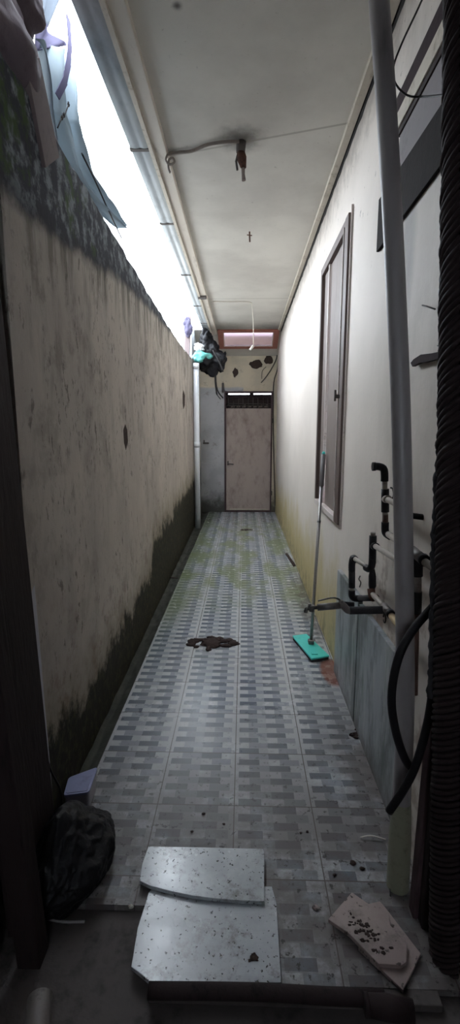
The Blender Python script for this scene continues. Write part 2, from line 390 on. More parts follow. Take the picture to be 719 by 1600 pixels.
def wloc(o):
    v = Vector(o.location)
    while o.parent: o = o.parent; v += Vector(o.location)
    return v
def obj(name, mb, mat, parent=None, label=None, cat=None, group=None, kind=None, solid=0):
    me = bpy.data.meshes.new(name)
    bmesh.ops.recalc_face_normals(mb.bm, faces=mb.bm.faces[:]) if not solid else None
    mb.bm.to_mesh(me); mb.bm.free()
    me.materials.append(M[mat])
    o = bpy.data.objects.new(name, me); col.objects.link(o)
    vs = me.vertices
    lo = Vector((min(v.co[i] for v in vs) for i in range(3))); hi = Vector((max(v.co[i] for v in vs) for i in range(3)))
    org = Vector(((lo.x+hi.x)/2, (lo.y+hi.y)/2, lo.z))
    me.transform(Matrix.Translation(-org))
    if parent: o.parent = parent; o.location = org-wloc(parent)
    else: o.location = org
    if label: o['label'] = label
    if cat: o['category'] = cat
    if group: o['group'] = group
    if kind: o['kind'] = kind
    if solid:
        md = o.modifiers.new('thickness', 'SOLIDIFY'); md.thickness = solid; md.offset = 0
    return o
def empty(name, loc, label=None, cat=None, group=None, kind=None):
    o = bpy.data.objects.new(name, None); col.objects.link(o); o.location = loc; o.empty_display_size = .05
    for k, v in (('label', label), ('category', cat), ('group', group), ('kind', kind)):
        if v: o[k] = v
    return o
def struct(name, mb, mat, label=None): return obj(name, mb, mat, label=label, kind='structure')

# ================================================================== THE SETTING
H = 2.93; XR = .563; YE = 8.4
def XL(y): return -.682 - .0095*(y-1.4)
YN = 1.42      # where the passage opens out of the dim room

# floor: tiled from the near cut edge; the cut corner shows cement at the left
m = MB(); c0 = at(158, 1413, Z=0)
m.prism([(-.615, 8.42, 0), (XR+.03, 8.42, 0), (XR+.03, 1.02, 0), (-.20, 1.02, 0), (-.20, c0.y, 0), (-.615, c0.y, 0)], (0, 0, -.02))
struct('floor', m, 'floor', 'passage floor of pale tiles printed with grey bricks')
m = MB()
m.grid(lambda a, b: (-1.15+a*2.0, -1.6+b*3.15, -.022+.006*noise.fractal(Vector((a*9, b*14, 0)), .8, 2, 3)), 50, 60)
m.box((-1.15, -1.6, -.12), (.85, 1.55, -.06))
struct('floor', m, 'ground', 'dark muddy cement floor in front of the tiles')
# gutter strip by the left wall
m = MB()
m.grid(lambda a, b: (XL(1.5+b*6.9)-.03+a*(.10+.0095*b*6.9), 1.5+b*6.95, -.03+.022*abs(a-.5)*2*(1 if a < .5 else .8)+.012*noise.fractal(Vector((a*4, b*50, 3)), .8, 2, 4)), 10, 260)
m.prism([(XL(1.4)-.05, 1.2, -.05), (-.60, 1.2, -.05), (-.60, 8.45, -.05), (XL(8.4)-.05, 8.45, -.05)], (0, 0, -.03))
struct('trim_gutter', m, 'cement', 'damp mossy gutter between tiles and left wall')

# left wall with broken coping
m = MB()
def ztop(y): return 2.43+.035*math.sin(y*.9)+.02*noise.fractal(Vector((y*5, 0, 0)), .8, 2, 4)
nY = 150
ys = [YN+.03+(8.5-YN-.03)*i/nY for i in range(nY+1)]; prof = []
for y in ys:
    z1 = ztop(y); xl = XL(y)
    prof.append([m.bm.verts.new(p) for p in ((xl-.13, y, -.06), (xl-.13, y, z1-.02), (xl-.07, y, z1+.01), (xl-.015, y, z1), (xl, y, z1-.02), (xl, y, 1.6), (xl, y, .8), (xl, y, .3), (xl, y, -.06))])
for a, b in zip(prof, prof[1:]):
    for j in range(8): m.bm.faces.new((a[j], a[j+1], b[j+1], b[j]))
m.bm.faces.new(prof[0]); m.bm.faces.new(prof[-1])
struct('wall_left', m, 'wl', 'tall beige boundary wall with black mould at its foot')

m = MB()
m.box((XR, 1.0, -.06), (XR+.14, 2.74, H+.05)); m.box((XR, 3.66, -.06), (XR+.14, 8.5, H+.05))
m.box((XR, 2.74, -.06), (XR+.14, 3.66, .87)); m.box((XR, 2.74, 2.53), (XR+.14, 3.66, H+.05))
struct('wall_right', m, 'wr', 'cream wall with yellow damp near its foot')

# end wall with door opening
DX0, DX1, DZ = -.335, .49, 2.085
m = MB()
m.box((-1.0, YE, -.06), (DX0, YE+.15, 3.0)); m.box((DX1, YE, -.06), (XR+.1, YE+.15, 3.0)); m.box((DX0, YE, DZ), (DX1, YE+.15, 3.0))
m.box((-1.0, YE, -.06), (XR+.1, YE+.15, -.001))
struct('wall_end', m, 'we', 'end wall, cream above and grey beside the door')

# ceiling
CX0 = -.43
m = MB()
m.box((CX0, YN, H), (XR+.05, 7.62, H+.03))
# sloping end part round the skylight
SX0, SX1 = -.355, .485
def slp(x, t): return Vector((x, 7.62+t*(YE-7.62), H-t*.27))
def qd(m, x0, x1, t0, t1, th=.03): m.prism([slp(x0, t0), slp(x1, t0), slp(x1, t1), slp(x0, t1)], (0, .01, th))
qd(m, CX0-.45, SX0-.02, 0, 1.0); qd(m, SX1+.02, XR+.02, 0, 1.0); qd(m, SX0-.02, SX1+.02, .60, 1.0)
struct('ceiling', m, 'ceil', 'flat painted board ceiling over the passage')

# skylight
w = empty('window_2', slp(.06, .3), 'red framed skylight at the far end of the ceiling', kind='structure')
m = MB(); qd(m, SX0-.05, SX0+.03, -.02, .66, .03); qd(m, SX1-.03, SX1+.05, -.02, .66, .03)
qd(m, SX0+.03, SX1-.03, -.02, .06, .03); qd(m, SX0+.03, SX1-.03, .59, .66, .03)
fr_ = obj('frame', m, 'redwood', w); fr_.location.z -= .02
m = MB(); qd(m, SX0+.03, SX0+.045, .06, .59, .02); qd(m, SX1-.045, SX1-.03, .06, .59, .02); qd(m, SX0+.03, SX1-.03, .06, .085, .02); qd(m, SX0+.03, SX1-.03, .565, .59, .02)
b_ = obj('bead', m, 'woodlight', w, label='pale inner bead'); b_.location.z -= .012
m = MB(); qd(m, SX0+.03, SX1-.03, .06, .59, .006); obj('pane', m, 'skyglass', w)
# what shows dimly through the skylight: an upper roof sheet with gaps
m = MB()
for i in range(5):
    y0 = 7.5+i*.30; m.box((-.30, y0, 3.30), (.9, y0+.15, 3.32))
struct('trim_roof_battens', m, 'sheet', 'roof battens dimly seen through the skylight')

# right hand ceiling moulding and black gap
m = MB(); m.prism([(XR-.052, YN, H), (XR-.048, YN, H-.016), (XR-.014, YN, H-.020), (XR-.014, YN, H)], (0, 7.62-YN, 0))
struct('trim_ceiling_right', m, 'trim', 'cream moulding between ceiling and right wall')
m = MB(); m.grid(lambda a, b: (XR-.014*(1-a)-.001, YN+b*(7.62-YN), H-.004-a*(.022+.012*noise.noise(Vector((b*60, 0, 0)))+.02*b)), 1, 260)
struct('trim_mould_line', m, 'mouldline', 'black mouldy gap under the ceiling moulding')

# eave beam, strip and grey sheet beside the sky
m = MB(); m.box((-.505, YN, H-.035), (CX0+.005, 5.65, H+.06), .004); m.box((-.50, 5.70, H-.045), (CX0+.01, 8.0, H+.06), .004)
struct('trim_eave_beam', m, 'beam', 'cream painted beam along the edge of the ceiling')
m = MB(); m.box((-.512, YN, H-.05), (-.492, 5.66, H-.035)); m.box((-.508, 5.69, H-.062), (-.488, 8.0, H-.045))
struct('trim_eave_fillet', m, 'trim', 'narrow pale fillet along the eave beam')
m = MB(); m.box((-.52, 5.64, H-.06), (CX0+.005, 5.71, H-.03), .003)
struct('trim_beam_joint', m, 'seam', 'dark joint across the eave beam')
m = MB()
m.grid(lambda a, b: (-.62+a*.13, YN-.3+b*(8.1-YN), H-.005+.002*math.cos(a*math.pi*5)), 20, 2)
o = struct('trim_eave_sheet', m, 'eave', 'grey eave sheet jutting past the beam'); o.modifiers.new('t', 'SOLIDIFY').thickness = .012
m = MB()
for y in (2.88, 3.82, 4.99, 6.16, 7.1): m.box((-.625, y-.012, H-.022), (-.50, y+.012, H-.006))
struct('trim_sheet_seams', m, 'seam', 'dark cross strips under the eave sheet')
# roof above ceiling keeps daylight off the back of the boards
m = MB(); m.box((-.50, .2, H+.07), (XR+.2, 7.5, H+.10)); struct('trim_roof', m, 'dark')

# dim room round the camera
m = MB()
m.box((-1.0, YN-.07, 2.52), (.80, YN, 3.1))  # out of view, lowered to shade the near end of the passage
struct('wall_near', m, 'roomwall', 'wall over the opening, out of view and set low to shade the near end')
m = MB(); m.box((-1.0, .2, -.06), (-.66, 1.06, 2.7)); m.box((-1.05, -1.6, -.06), (-.95, .2, 2.7))
struct('wall_near_left', m, 'roomwall', 'dim plaster wall at the near left')
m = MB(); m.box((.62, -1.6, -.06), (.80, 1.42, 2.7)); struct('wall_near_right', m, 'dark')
m = MB(); m.box((-1.05, -1.7, -.06), (.80, -1.6, 1.5)); m.box((-1.05, -1.7, 1.5), (-.35, -1.6, 2.7)); m.box((.15, -1.7, 1.5), (.80, -1.6, 2.7)); m.box((-.35, -1.7, 2.1), (.15, -1.6, 2.7)); struct('wall_back', m, 'dark')  # unseen opening added in the back to let faint skylight into the room
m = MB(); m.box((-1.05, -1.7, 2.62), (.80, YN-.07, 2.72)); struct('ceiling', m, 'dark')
m = MB(); m.box((-1.0, 1.06, -.06), (-.80, YN+.04, 2.42)); struct('wall_near_left', m, 'roomwall')
# far end closing: wall carries on above the coping at the end
m = MB(); m.box((-.92, 7.25, 2.40), (-.76, 8.45, 3.0)); struct('wall_left_end', m, 'eave', 'short grey upstand over the far end of the left wall')

# right hand window, boarded
w = empty('window_1', (XR, 3.2, .87), 'tall brown window with two boarded panels in the right wall', kind='structure')
Y0, Y1, Z0, Z1 = 2.74, 3.66, .87, 2.53
m = MB()
m.box((XR-.022, Y0, Z0), (XR+.06, Y0+.085, Z1), .004); m.box((XR-.02, Y1-.05, Z0), (XR+.06, Y1, Z1), .004)
m.box((XR-.02, Y0+.085, Z1-.05), (XR+.06, Y1-.05, Z1), .004)
obj('frame', m, 'wood', w)
m = MB(); m.box((XR-.028, Y0+.085, Z0), (XR+.06, Y1-.05, Z0+.035), .003); obj('sill', m, 'woodlight', w)
m = MB(); m.box((XR-.010, 3.365, Z0+.035), (XR+.06, 3.385, Z1-.05), .003); obj('mullion', m, 'woodlight', w)
m = MB(); m.box((XR-.012, Y0-.022, Z0-.02), (XR+.0, Y0-.014, Z1+.03), .002); m.box((XR-.028, Y0+.085, Z0+.03), (XR-.018, Y0+.094, Z1-.04), .002); obj('bead', m, 'woodlight', w)
m = MB(); m.box((XR+.006, Y0+.085, Z0+.035), (XR+.02, 3.36, Z1-.05)); obj('panel', m, 'panel', w)
m = MB(); m.box((XR+.004, 3.385, Z0+.035), (XR+.02, Y1-.05, Z1-.05)); obj('panel', m, 'panel', w)
m = MB(); m.box((XR-.06, Y0+.01, 1.585), (XR-.03, Y0+.03, 1.605), .002); m.tube([(XR-.055, Y0+.02, 1.57), (XR-.055, Y0+.02, 1.63)], .006); obj('catch', m, 'seam', w)

# ventilator frame high on the right wall
w = empty('window_3', (XR, 1.8, 2.14), 'closed ventilator with dark rails high on the near right wall', kind='structure')
m = MB(); m.box((XR-.012, 1.2, 2.535), (XR+.0, 1.99, 2.60), .002); obj('rail', m, 'railpurple', w)
m = MB(); m.box((XR-.016, 1.2, 2.475), (XR+.0, 1.97, 2.533), .003); obj('rail', m, 'trim', w, label='pale rail')
m = MB(); m.box((XR-.010, 1.2, 2.455), (XR+.0, 1.96, 2.473), .001); obj('bead', m, 'darkwood', w)
m = MB(); m.prism([(XR-.002, 1.2, 2.29), (XR-.002, 2.17, 2.34), (XR-.002, 2.17, 2.14), (XR-.002, 1.2, 2.14)], (-.012, 0, 0), .002)
obj('rail', m, 'rail', w, label='broad dark lower rail')
m = MB(); m.box((XR-.004, 1.2, 2.30), (XR+.0, 1.95, 2.46)); obj('panel', m, 'ventpanel', w)

# end door
d = empty('door_1', ((DX0+DX1)/2, YE, 0), 'stained brown board door with broken grille above at the far end', kind='structure')
m = MB(); m.box((DX0, YE-.015, 0), (DX0+.03, YE+.08, DZ), .003); m.box((DX1-.025, YE-.015, 0), (DX1, YE+.08, DZ), .003); m.box((DX0+.03, YE-.01, DZ-.03), (DX1-.025, YE+.08, DZ), .003)
obj('frame', m, 'purplewood', d)
m = MB(); m.box((DX0+.028, YE+.02, .03), (DX1-.024, YE+.05, 1.80), .004); obj('door_panel', m, 'doorwood', d)
m = MB(); m.box((DX0+.03, YE-.005, .0), (DX1-.025, YE+.06, .03), .004); obj('sill', m, 'purplewood', d)
m = MB(); m.box((DX0+.09, YE+.0, .035), (DX1-.06, YE+.019, .06), .004); obj('kick_strip', m, 'trim', d, label='pale strip at the foot of the door')
m = MB(); m.box((DX0+.05, YE-.01, .83), (DX0+.075, YE+.02, .90), .003); m.tube([(DX0+.06, YE-.03, .855), (DX0+.16, YE-.03, .845)], .009); m.tube([(DX0+.063, YE-.03, .856), (DX0+.063, YE+.01, .856)], .008)
obj('handle', m, 'seam', d)
m = MB()
for z in (1.99, ): m.box((DX0+.03, YE+.02, z-.012), (DX1-.025, YE+.04, z+.012))
m.box((DX0+.03, YE+.05, 1.80), (DX1-.025, YE+.06, 2.032)); m.box((DX0+.43, YE+.03, 2.0), (DX0+.50, YE+.05, 2.06)); m.box((DX0+.03, YE+.03, 2.0), (DX0+.07, YE+.05, 2.06)); obj('transom_dark_backing', m, 'darkwood', d)  # dark backing added behind the grille to make the opening look dark
m = MB()
for k in range(9):
    x = DX0+.07+k*.085; m.tube([(x, YE+.03, 1.80), (x+random.uniform(-.01, .01), YE+.03, 2.0)], .006, 8)
for z in (1.845, 1.88): m.tube([(DX0+.03, YE+.03, z), (DX1-.03, YE+.03, z+random.uniform(-.01, .01))], .007, 8)
obj('grille', m, 'seam', d)
m = MB()
for k in range(7):
    x = DX0+.11+k*.095; z = 1.815
    m.prism([(x, YE+.045, z), (x+.07, YE+.045, z+.005), (x+.06, YE+.045, z+.03+.03*random.random()), (x+.01, YE+.045, z+.025)], (0, .006, 0))
obj('broken_pane', m, 'panel', d)
m = MB(); m.box((DX1-.012, YE-.025, 1.55), (DX1+.012, YE-.01, 1.63)); m.box((DX1-.012, YE-.025, .30), (DX1+.012, YE-.01, .38)); obj('hinge', m, 'seam', d)
# grey light beyond the transom: a yard wall some way behind the door
m = MB(); m.box((-2.5, 11.0, -.1), (2.5, 11.2, 2.0)); struct('wall_yard', m, 'roomwall', 'yard wall beyond the end door')

m = MB(); m.box((-30, -20, -.25), (-.95, 30, -.15)); struct('ground_outside', m, 'yard', 'ground beyond the boundary wall')
m = MB(); m.box((-2.6, -3, -.2), (-1.15, 3.2, 4.2)); struct('shade_block', m, 'roomwall', 'unseen block added beyond the boundary wall to shade the near end')  # unseen block added to keep sidelong sky light off the near end
# near door jambs
d = empty('door_2', (-.67, 1.46, 0), 'pale grey jamb of the near opening at the left', kind='structure')
def leanstrip(pb, pt, wv, tv):
    pb, pt, wv, tv = map(Vector, (pb, pt, wv, tv)); mm = MB()
    mm.prism([pb, pb+wv, pb+wv+tv, pb+tv], pt-pb, .004); return mm
a = at(27, 1290, Y=1.45); b = at(-60, -100, Y=1.45)
m = leanstrip((-.80, 1.44, -.02), (-.84, 1.44, 2.65), (.105, 0, 0), (0, .07, 0)); obj('jamb', m, 'jambpaint', d)
m = leanstrip((-.695, 1.435, -.02), (-.735, 1.435, 2.65), (.008, 0, 0), (0, .07, 0)); obj('bead', m, 'woodlight', d)
m = leanstrip((-.687, 1.452, -.02), (-.727, 1.452, 2.65), (.018, 0, 0), (0, .045, 0)); obj('rebate', m, 'jambpaint', d)
d = empty('door_3', (-.58, 1.06, 0), 'dark timber door post at the near left', kind='structure')
m = leanstrip((-.60, 1.05, -.02), (-.735, 1.05, 2.62), (.062, 0, 0), (0, .06, 0)); obj('post', m, 'darkwood', d)
m = leanstrip((-.665, 1.13, -.02), (-.75, 1.13, 2.62), (.045, 0, 0), (0, .27, 0)); obj('post', m, 'darkwood', d)
d = empty('door_4', (.56, 1.2, 0), 'dull purple brown door jamb at the near right', kind='structure')
m = leanstrip((.515, 1.17, -.03), (.535, 1.17, 2.62), (.11, 0, 0), (0, .05, 0)); obj('jamb', m, 'darkwood', d)
m = leanstrip((.50, 1.20, -.03), (.522, 1.20, 1.25), (.015, 0, 0), (0, .04, 0)); obj('stop', m, 'purplewood', d)

# threshold lip
m = MB(); a = at(232, 1540, Z=.0); m.prism([(-.235, .985, -.022), (-.235, 1.02, -.022), (.50, 1.02, -.022), (.50, .985, -.022)], (0, 0, .021), .003)
struct('trim_threshold', m, 'ground', 'broken tile edge at the near end of the floor')

# ================================================================== THINGS
# stone tiles against the foot of the right wall
for (ya, yb, za, zb, lab) in ((2.165, 2.67, .635, .625, 'grey stone tile standing against the cream wall, the farther one, beside the mop'),
                              (1.55, 2.150, .625, .61, 'grey green stone tile standing against the wall, the nearer one, behind the leaning pipe')):
    m = MB(); m.prism([(XR-.001, ya, 0.001), (XR-.001, yb, 0.001), (XR-.001, yb, zb), (XR-.001, ya, za)], (-.022, 0, 0), .002)
    obj('stone_tile', m, 'granite', label=lab, cat='tile', group='stone tiles on the right wall')

# marble slabs in front
def poly_px(L, z): return [at(x, y, Z=z) for x, y in L]
m = MB(); P = poly_px([(236, 1375), (300, 1380), (380, 1385), (432, 1410), (440, 1535), (238, 1537), (205, 1510), (215, 1450)], .013)
P = [at(240, 1385, Z=.013), at(425, 1385, Z=.013), at(432, 1410, Z=.013), at(440, 1535, Z=.013), at(238, 1537, Z=.013), at(205, 1510, Z=.013), at(215, 1450, Z=.013), at(232, 1395, Z=.013)]
m.prism(P, (0, 0, -.012), .0015); obj('marble_slab', m, 'slab2', label='larger pale speckled marble slab nearest the camera, lowest of two', cat='slab', group='marble slabs on the floor')
m = MB(); P = poly_px([(232, 1322), (411, 1326), (413, 1330), (413, 1408), (380, 1407), (340, 1404), (300, 1399), (265, 1392), (235, 1384), (218, 1376), (222, 1350)], .027)
m.prism(P, (0, 0, -.0125), .0015); obj('marble_slab', m, 'slab', label='smaller pale speckled slab with a curved broken edge, lying on the larger slab', cat='slab', group='marble slabs on the floor')
# blobs of dirt on it
def splat(name, c, r, z, label, cat, mat='mudpatch', seed=0, h=.006, rays=9, spread=1.0, group=None):
    m = MB(); m.blob((c.x, c.y, z), (r*.55, r*.5, h), .35, 2.5, 3, seed, flat=z-.0005)
    rnd = random.Random(seed)
    for k in range(rays):
        a = rnd.uniform(0, 2*math.pi); q = r*rnd.uniform(.5, 1.0)*spread
        m.blob((c.x+math.cos(a)*q*1.1, c.y+math.sin(a)*q*.65, z), (r*rnd.uniform(.12, .32), r*rnd.uniform(.10, .25), h*.7), .4, 3, 2, seed+k, flat=z-.0005)
    return obj(name, m, mat, label=label, cat=cat, group=group)
splat('dirt_clump', at(397, 1496, Z=.014), .018, .0145, 'black clump of dirt on the larger marble slab', 'dirt', 'hole', 3, .004, 6)
splat('leaf_litter', at(330, 1005, Z=0), .135, .002, 'dark brown splayed leaf litter in the middle of the passage floor', 'debris', 'mudpatch', 11, .012, 34, 1.05)
splat('leaf_litter', at(385, 828, Z=0), .085, .002, 'small dark patch of litter on the tiles in front of the far door', 'debris', 'mudpatch', 5, .012, 5)
# crumbs: individual specks of soil
k = 0
for (x, y, r) in ((318, 1272, .006), (470, 1302, .005), (552, 1350, .010), (566, 1358, .008), (523, 1368, .006), (205, 1418, .008), (494, 1420, .010), (480, 1300, .005), (300, 1300, .005), (350, 1288, .005)):
    c = at(x, y, Z=0); m = MB(); m.blob((c.x, c.y, r*.4), (r, r*.8, r*.5), .35, 2.5, 2, k, flat=.0005); k += 1
    if x == 205: obj('scrap', m, 'white', label='tiny white scrap on the tiles left of the marble slabs', cat='scrap')
    elif x == 494: obj('scrap', m, 'pinktile', label='small pink tile chip near the broken tiles', cat='scrap')
    else: obj('soil_crumb', m, 'mudpatch', label='crumb of dark soil on the near floor tiles', cat='dirt', group='soil crumbs on the near tiles')

# broken tiles at right
m = MB(); m.prism([at(x, y, Z=.012) for x, y in ((598, 1412), (658, 1490), (630, 1547), (560, 1480), (575, 1440))], (0, 0, -.011), .0015)
obj('broken_tile', m, 'pinktile', label='pink broken floor tile under the other, its corner pointing at the camera', cat='tile', group='broken tiles at the right')
m = MB(); m.prism([at(x, y, Z=.026) for x, y in ((550, 1394), (576, 1412), (594, 1408), (608, 1425), (610, 1445), (636, 1474), (635, 1503), (628, 1508), (592, 1506), (545, 1458), (513, 1436))], (0, 0, -.012), .0015)
obj('broken_tile', m, 'pinktile', label='jagged pink broken tile with a soil smear, lying on top of another tile', cat='tile', group='broken tiles at the right')
c = at(575, 1458, Z=.026); m = MB()
for i in range(46): m.blob((c.x-.03+i*.0012+random.gauss(0, .012), c.y+.035-i*.0014+random.gauss(0, .012), .0262), (random.uniform(.002, .007), random.uniform(.002, .006), .0014), .4, 3, 2, i, flat=.0262)
obj('soil_smear', m, 'mudpatch', label='smear of soil on the topmost broken tile', cat='dirt')

# roll/rod at threshold
m = MB(); m.tube([at(232, 1548, Z=.022), at(400, 1550, Z=.022), at(520, 1557, Z=.022), at(601, 1560, Z=.022)], .018, 16, smooth=4)
obj('threshold_rod', m, 'darkwood', label='dark wooden rod lying along the front of the tiles', cat='rod')
m = MB(); a = at(572, 1570, Z=.03); m.tube([a, a+Vector((.05, -.004, 0)), a+Vector((.11, -.012, 0))], [.022, .026, .024], 16); m.tube([a+Vector((-.004, 0, 0)), a+Vector((.006, 0, 0))], .024, 16)
obj('pipe_offcut', m, 'darkwood', label='short dark pipe offcut in front of the broken tiles', cat='pipe')
m = MB(); m.tube([Vector((-.50, .965, .012)), Vector((-.45, .80, .012))], .030, 18, cap=False); m.tube([Vector((-.50, .962, .012)), Vector((-.45, .803, .012))], .026, 18, cap=False)
obj('pipe_offcut', m, 'clamp', label='grey open pipe end on the ground at the bottom left', cat='pipe')

# leaning waste pipe
p = empty('leaning_pipe', (.487, 1.30, 0), 'long grey plastic pipe leaning upright at the right, open at its foot', 'pipe')
A = Vector((.487, 1.30, .004)); T = at(592, -60, Y=1.47)
PC = [A] + [at(x, y, Y=Y_) for x, y, Y_ in ((632, 1150, 1.30), (633, 1000, 1.32), (628, 700, 1.36), (621, 500, 1.39), (606, 200, 1.43), (588, -60, 1.47))]
PS = spline(PC, 12)
def on(t):
    k = t*(len(PS)-1); i = min(int(k), len(PS)-2); return PS[i].lerp(PS[i+1], k-i)
m = MB(); m.tube([on(.045+.955*i/40) for i in range(41)], .0262, 28); obj('pipe_body', m, 'pvc', p)
m = MB(); m.tube([on(0.0), on(.06), on(.085), on(.10)], [.0335, .0335, .030, .027], 28, cap=False); m.tube([on(0.004), on(.05)], .0300, 28, cap=False)
m.tube([on(0), on(.001)], [.0335, .030], 28, cap=False)
obj('pipe_socket', m, 'pvcbell', p, label='mossy flared end')

# black hose loop
m = MB()
L = [at(700, 920, Y=1.24), at(675, 950, Y=1.24), at(645, 985, Y=1.22), at(622, 1030, Y=1.20), at(612, 1090, Y=1.19), at(619, 1145, Y=1.19), at(634, 1188, Y=1.20), at(647, 1203, Y=1.22)]
m.tube(L, .0112, 14, smooth=6); hs = obj('garden_hose', m, 'hose', label='thick black hose looping in front of the leaning pipe', cat='hose')
m = MB(); L = [at(676, 1080, Y=1.20), at(668, 1130, Y=1.195), at(650, 1195, Y=1.19), at(630, 1235, Y=1.20), at(608, 1268, Y=1.21)]
m.tube(L, .0112, 14, smooth=6); obj('garden_hose', m, 'hose', label='black hose end slanting down across the foot of the leaning pipe', cat='hose')

# twisted dark column at the right edge
p = empty('rope_bundle', (.55, 1.08, 0), 'dark rough twisted bundle hanging along the right edge', 'rope')
top = at(745, -60, Y=1.10); bot = at(704, 1560, Y=1.10)
def ax(t): return bot.lerp(top, t)
m = MB(); m.tube([ax(0), ax(.5), ax(1)], .052, 28); obj('core', m, 'darkwood', p)
for s_ in range(13):
    pts = []; N = 330; m = MB()
    for i in range(N):
        t = i/(N-1); an = 2*math.pi*(11*t+s_/13)
        rr_ = .0525+.004*noise.noise(Vector((t*40, s_*3.3, 0)))
        pts.append(ax(t)+Vector((math.cos(an)*rr_, math.sin(an)*rr_, 0)))
    m.tube(pts, .0062, 6)
    obj('twisted_strand', m, 'darkwood', p)
m = MB(); e0 = at(640, 1300, Y=1.14)
pts = [at(672, 1090, Y=1.13), at(676, 1000, Y=1.13), at(679, 860, Y=1.13), at(682, 790, Y=1.13), at(688, 700, Y=1.13)]
m.tube(pts, .0085, 10, smooth=22)
for v in m.bm.verts: v.co += Vector((noise.noise(v.co*60), noise.noise(v.co*60+Vector((9, 0, 0))), 0))*.005
obj('frayed_cord', m, 'foam', p)
m = MB(); pts = [at(704, -20, Y=1.16), at(699, 180, Y=1.16), at(697, 300, Y=1.16), at(692, 420, Y=1.16), at(690, 540, Y=1.16)]
for s_ in range(2):
    q = spline([Vector(v) for v in pts], 60)
    m.tube([v+Vector((math.cos(i*.35+s_*math.pi)*.004, math.sin(i*.35+s_*math.pi)*.004, 0)) for i, v in enumerate(q)], .0042, 6)
obj('thin_cord', m, 'pvc', p, label='thin grey twisted cord')

# ---------------------------------------------------------------- plumbing
def wp(x, y, X=.50): return at(x, y, X=X)
def yp(x, y, Y=1.85): return at(x, y, Y=Y)
def P_(root, name, pts, r, mat, smooth=None, label=None, seg=16):
    m = MB(); m.tube(pts, r, seg, smooth=smooth); return obj(name, m, mat, root, label=label)
# upper run
U1 = empty('water_pipe', wp(601, 770), 'upper water pipe with a black elbow pointing left at its top', 'pipe')
X1 = .50; q = wp(600, 770).y
def V(px, py, dy=0): return at(px, py, Y=q+dy)
P_(U1, 'elbow', [V(585, 729), V(592, 729), V(599, 732), V(601, 740), V(601, 752)], .0135, 'rubber', 3)
P_(U1, 'elbow_rim', [V(582, 729), V(587, 729)], .0155, 'rubber')
P_(U1, 'pipe', [V(601, 748), V(602, 835)], .0100, 'tube')
P_(U1, 'tee', [V(602, 764), V(602, 800)], .0140, 'rubber')
P_(U1, 'tee', [V(602, 780), V(607, 780, -.05), ], .0135, 'tube')
P_(U1, 'pipe', [V(604, 780, -.03), at(640, 797, Y=1.42)], .0100, 'tube')
P_(U1, 'pipe', [V(602, 804), V(602, 816)], .0105, 'tubebrown', label='rust brown length of pipe')
P_(U1, 'elbow', [V(602, 816), V(602, 830), V(605, 835, -.01), V(610, 838, -.03)], .0135, 'rubber', 3)
P_(U1, 'pipe', [V(607, 835, -.02), at(640, 858, X=.50), at(664, 878, X=.50), at(690, 896, X=.50)], .0110, 'tube')
P_(U1, 'tee', [at(644, 860, X=.50), at(662, 875, X=.50)], .0150, 'clamp')
P_(U1, 'collar', [at(661, 873, X=.50), at(665, 877, X=.50)], .0165, 'rubber')
q2 = at(653, 868, X=.50)
def D(py): return at(653-(py-868)*.02, py, Y=q2.y)
P_(U1, 'collar', [D(872), D(900)], .0150, 'rubber'); P_(U1, 'pipe', [D(898), D(928)], .0122, 'tube')
P_(U1, 'collar', [D(924), D(958)], .0140, 'rubber'); P_(U1, 'pipe', [D(955), D(1085)], .0080, 'tubebrown', label='thin rust brown drop pipe')
m = MB(); hk = [V(610, 762), V(614, 764), V(615, 775), V(611, 782)]; m.tube(hk, .003, 8, smooth=4); obj('wire_tie', m, 'wire', U1)
# middle black pipe sticking out behind the leaning pipe
U3 = empty('water_pipe', at(655, 808, Y=1.50), 'black capped pipe running sideways right of the leaning pipe', 'pipe')
P_(U3, 'pipe', [at(630, 804, Y=1.50), at(668, 809, Y=1.50)], .0095, 'foam'); P_(U3, 'collar', [at(663, 812, Y=1.50), at(685, 812, Y=1.50)], .0145, 'rubber')
P_(U3, 'pipe', [at(632, 803, Y=1.50), at(640, 804, Y=1.50)], .0120, 'clamp')

# lower run
U2 = empty('water_pipe', wp(583, 860), 'lower water pipe with a black loop and a garden tap', 'pipe')
q3 = wp(583, 860).y
def L3(px, py, dy=0): return at(px, py, Y=q3+dy)
P_(U2, 'plug', [L3(583, 832), L3(583, 838)], .0095, 'clamp'); P_(U2, 'collar', [L3(583, 837), L3(582, 880)], .0142, 'rubber')
P_(U2, 'tee', [L3(583, 853), L3(588, 854, -.04)], .0140, 'rubber')
P_(U2, 'pipe', [L3(586, 853, -.03), at(622, 876, X=.50), at(640, 888, X=.50)], .0100, 'tube')
P_(U2, 'elbow', [L3(582, 872), L3(581, 884), L3(577, 889, .02), L3(572, 887, .05)], .0138, 'rubber', 3)
far = at(553, 872, X=.50)
P_(U2, 'pipe', [L3(577, 888, .02), far], .0100, 'tube')
def L4(px, py): return at(px, py, Y=far.y)
P_(U2, 'elbow', [far+Vector((0, -.03, 0)), L4(552, 872), L4(550, 882), L4(550, 892)], .0155, 'rubber', 3)
P_(U2, 'pipe', [L4(550, 885), L4(550, 918)], .0150, 'foam'); P_(U2, 'pipe', [L4(550, 914), L4(550, 926)], .0120, 'tube')
P_(U2, 'elbow', [L4(550, 922), L4(550, 931), L4(555, 935), L4(566, 935)], .0155, 'rubber', 3)
P_(U2, 'pipe', [L4(562, 935), at(588, 934, Y=q3)], .0132, 'foam')
P_(U2, 'reducer', [L3(582, 889), L3(582, 900), L3(582, 915), L3(581, 922)], [.009, .0145, .0150, .010], 'rubber')
P_(U2, 'tee', [L3(580, 920), L3(581, 930, -.01), L3(584, 935, -.03)], .0150, 'rust')
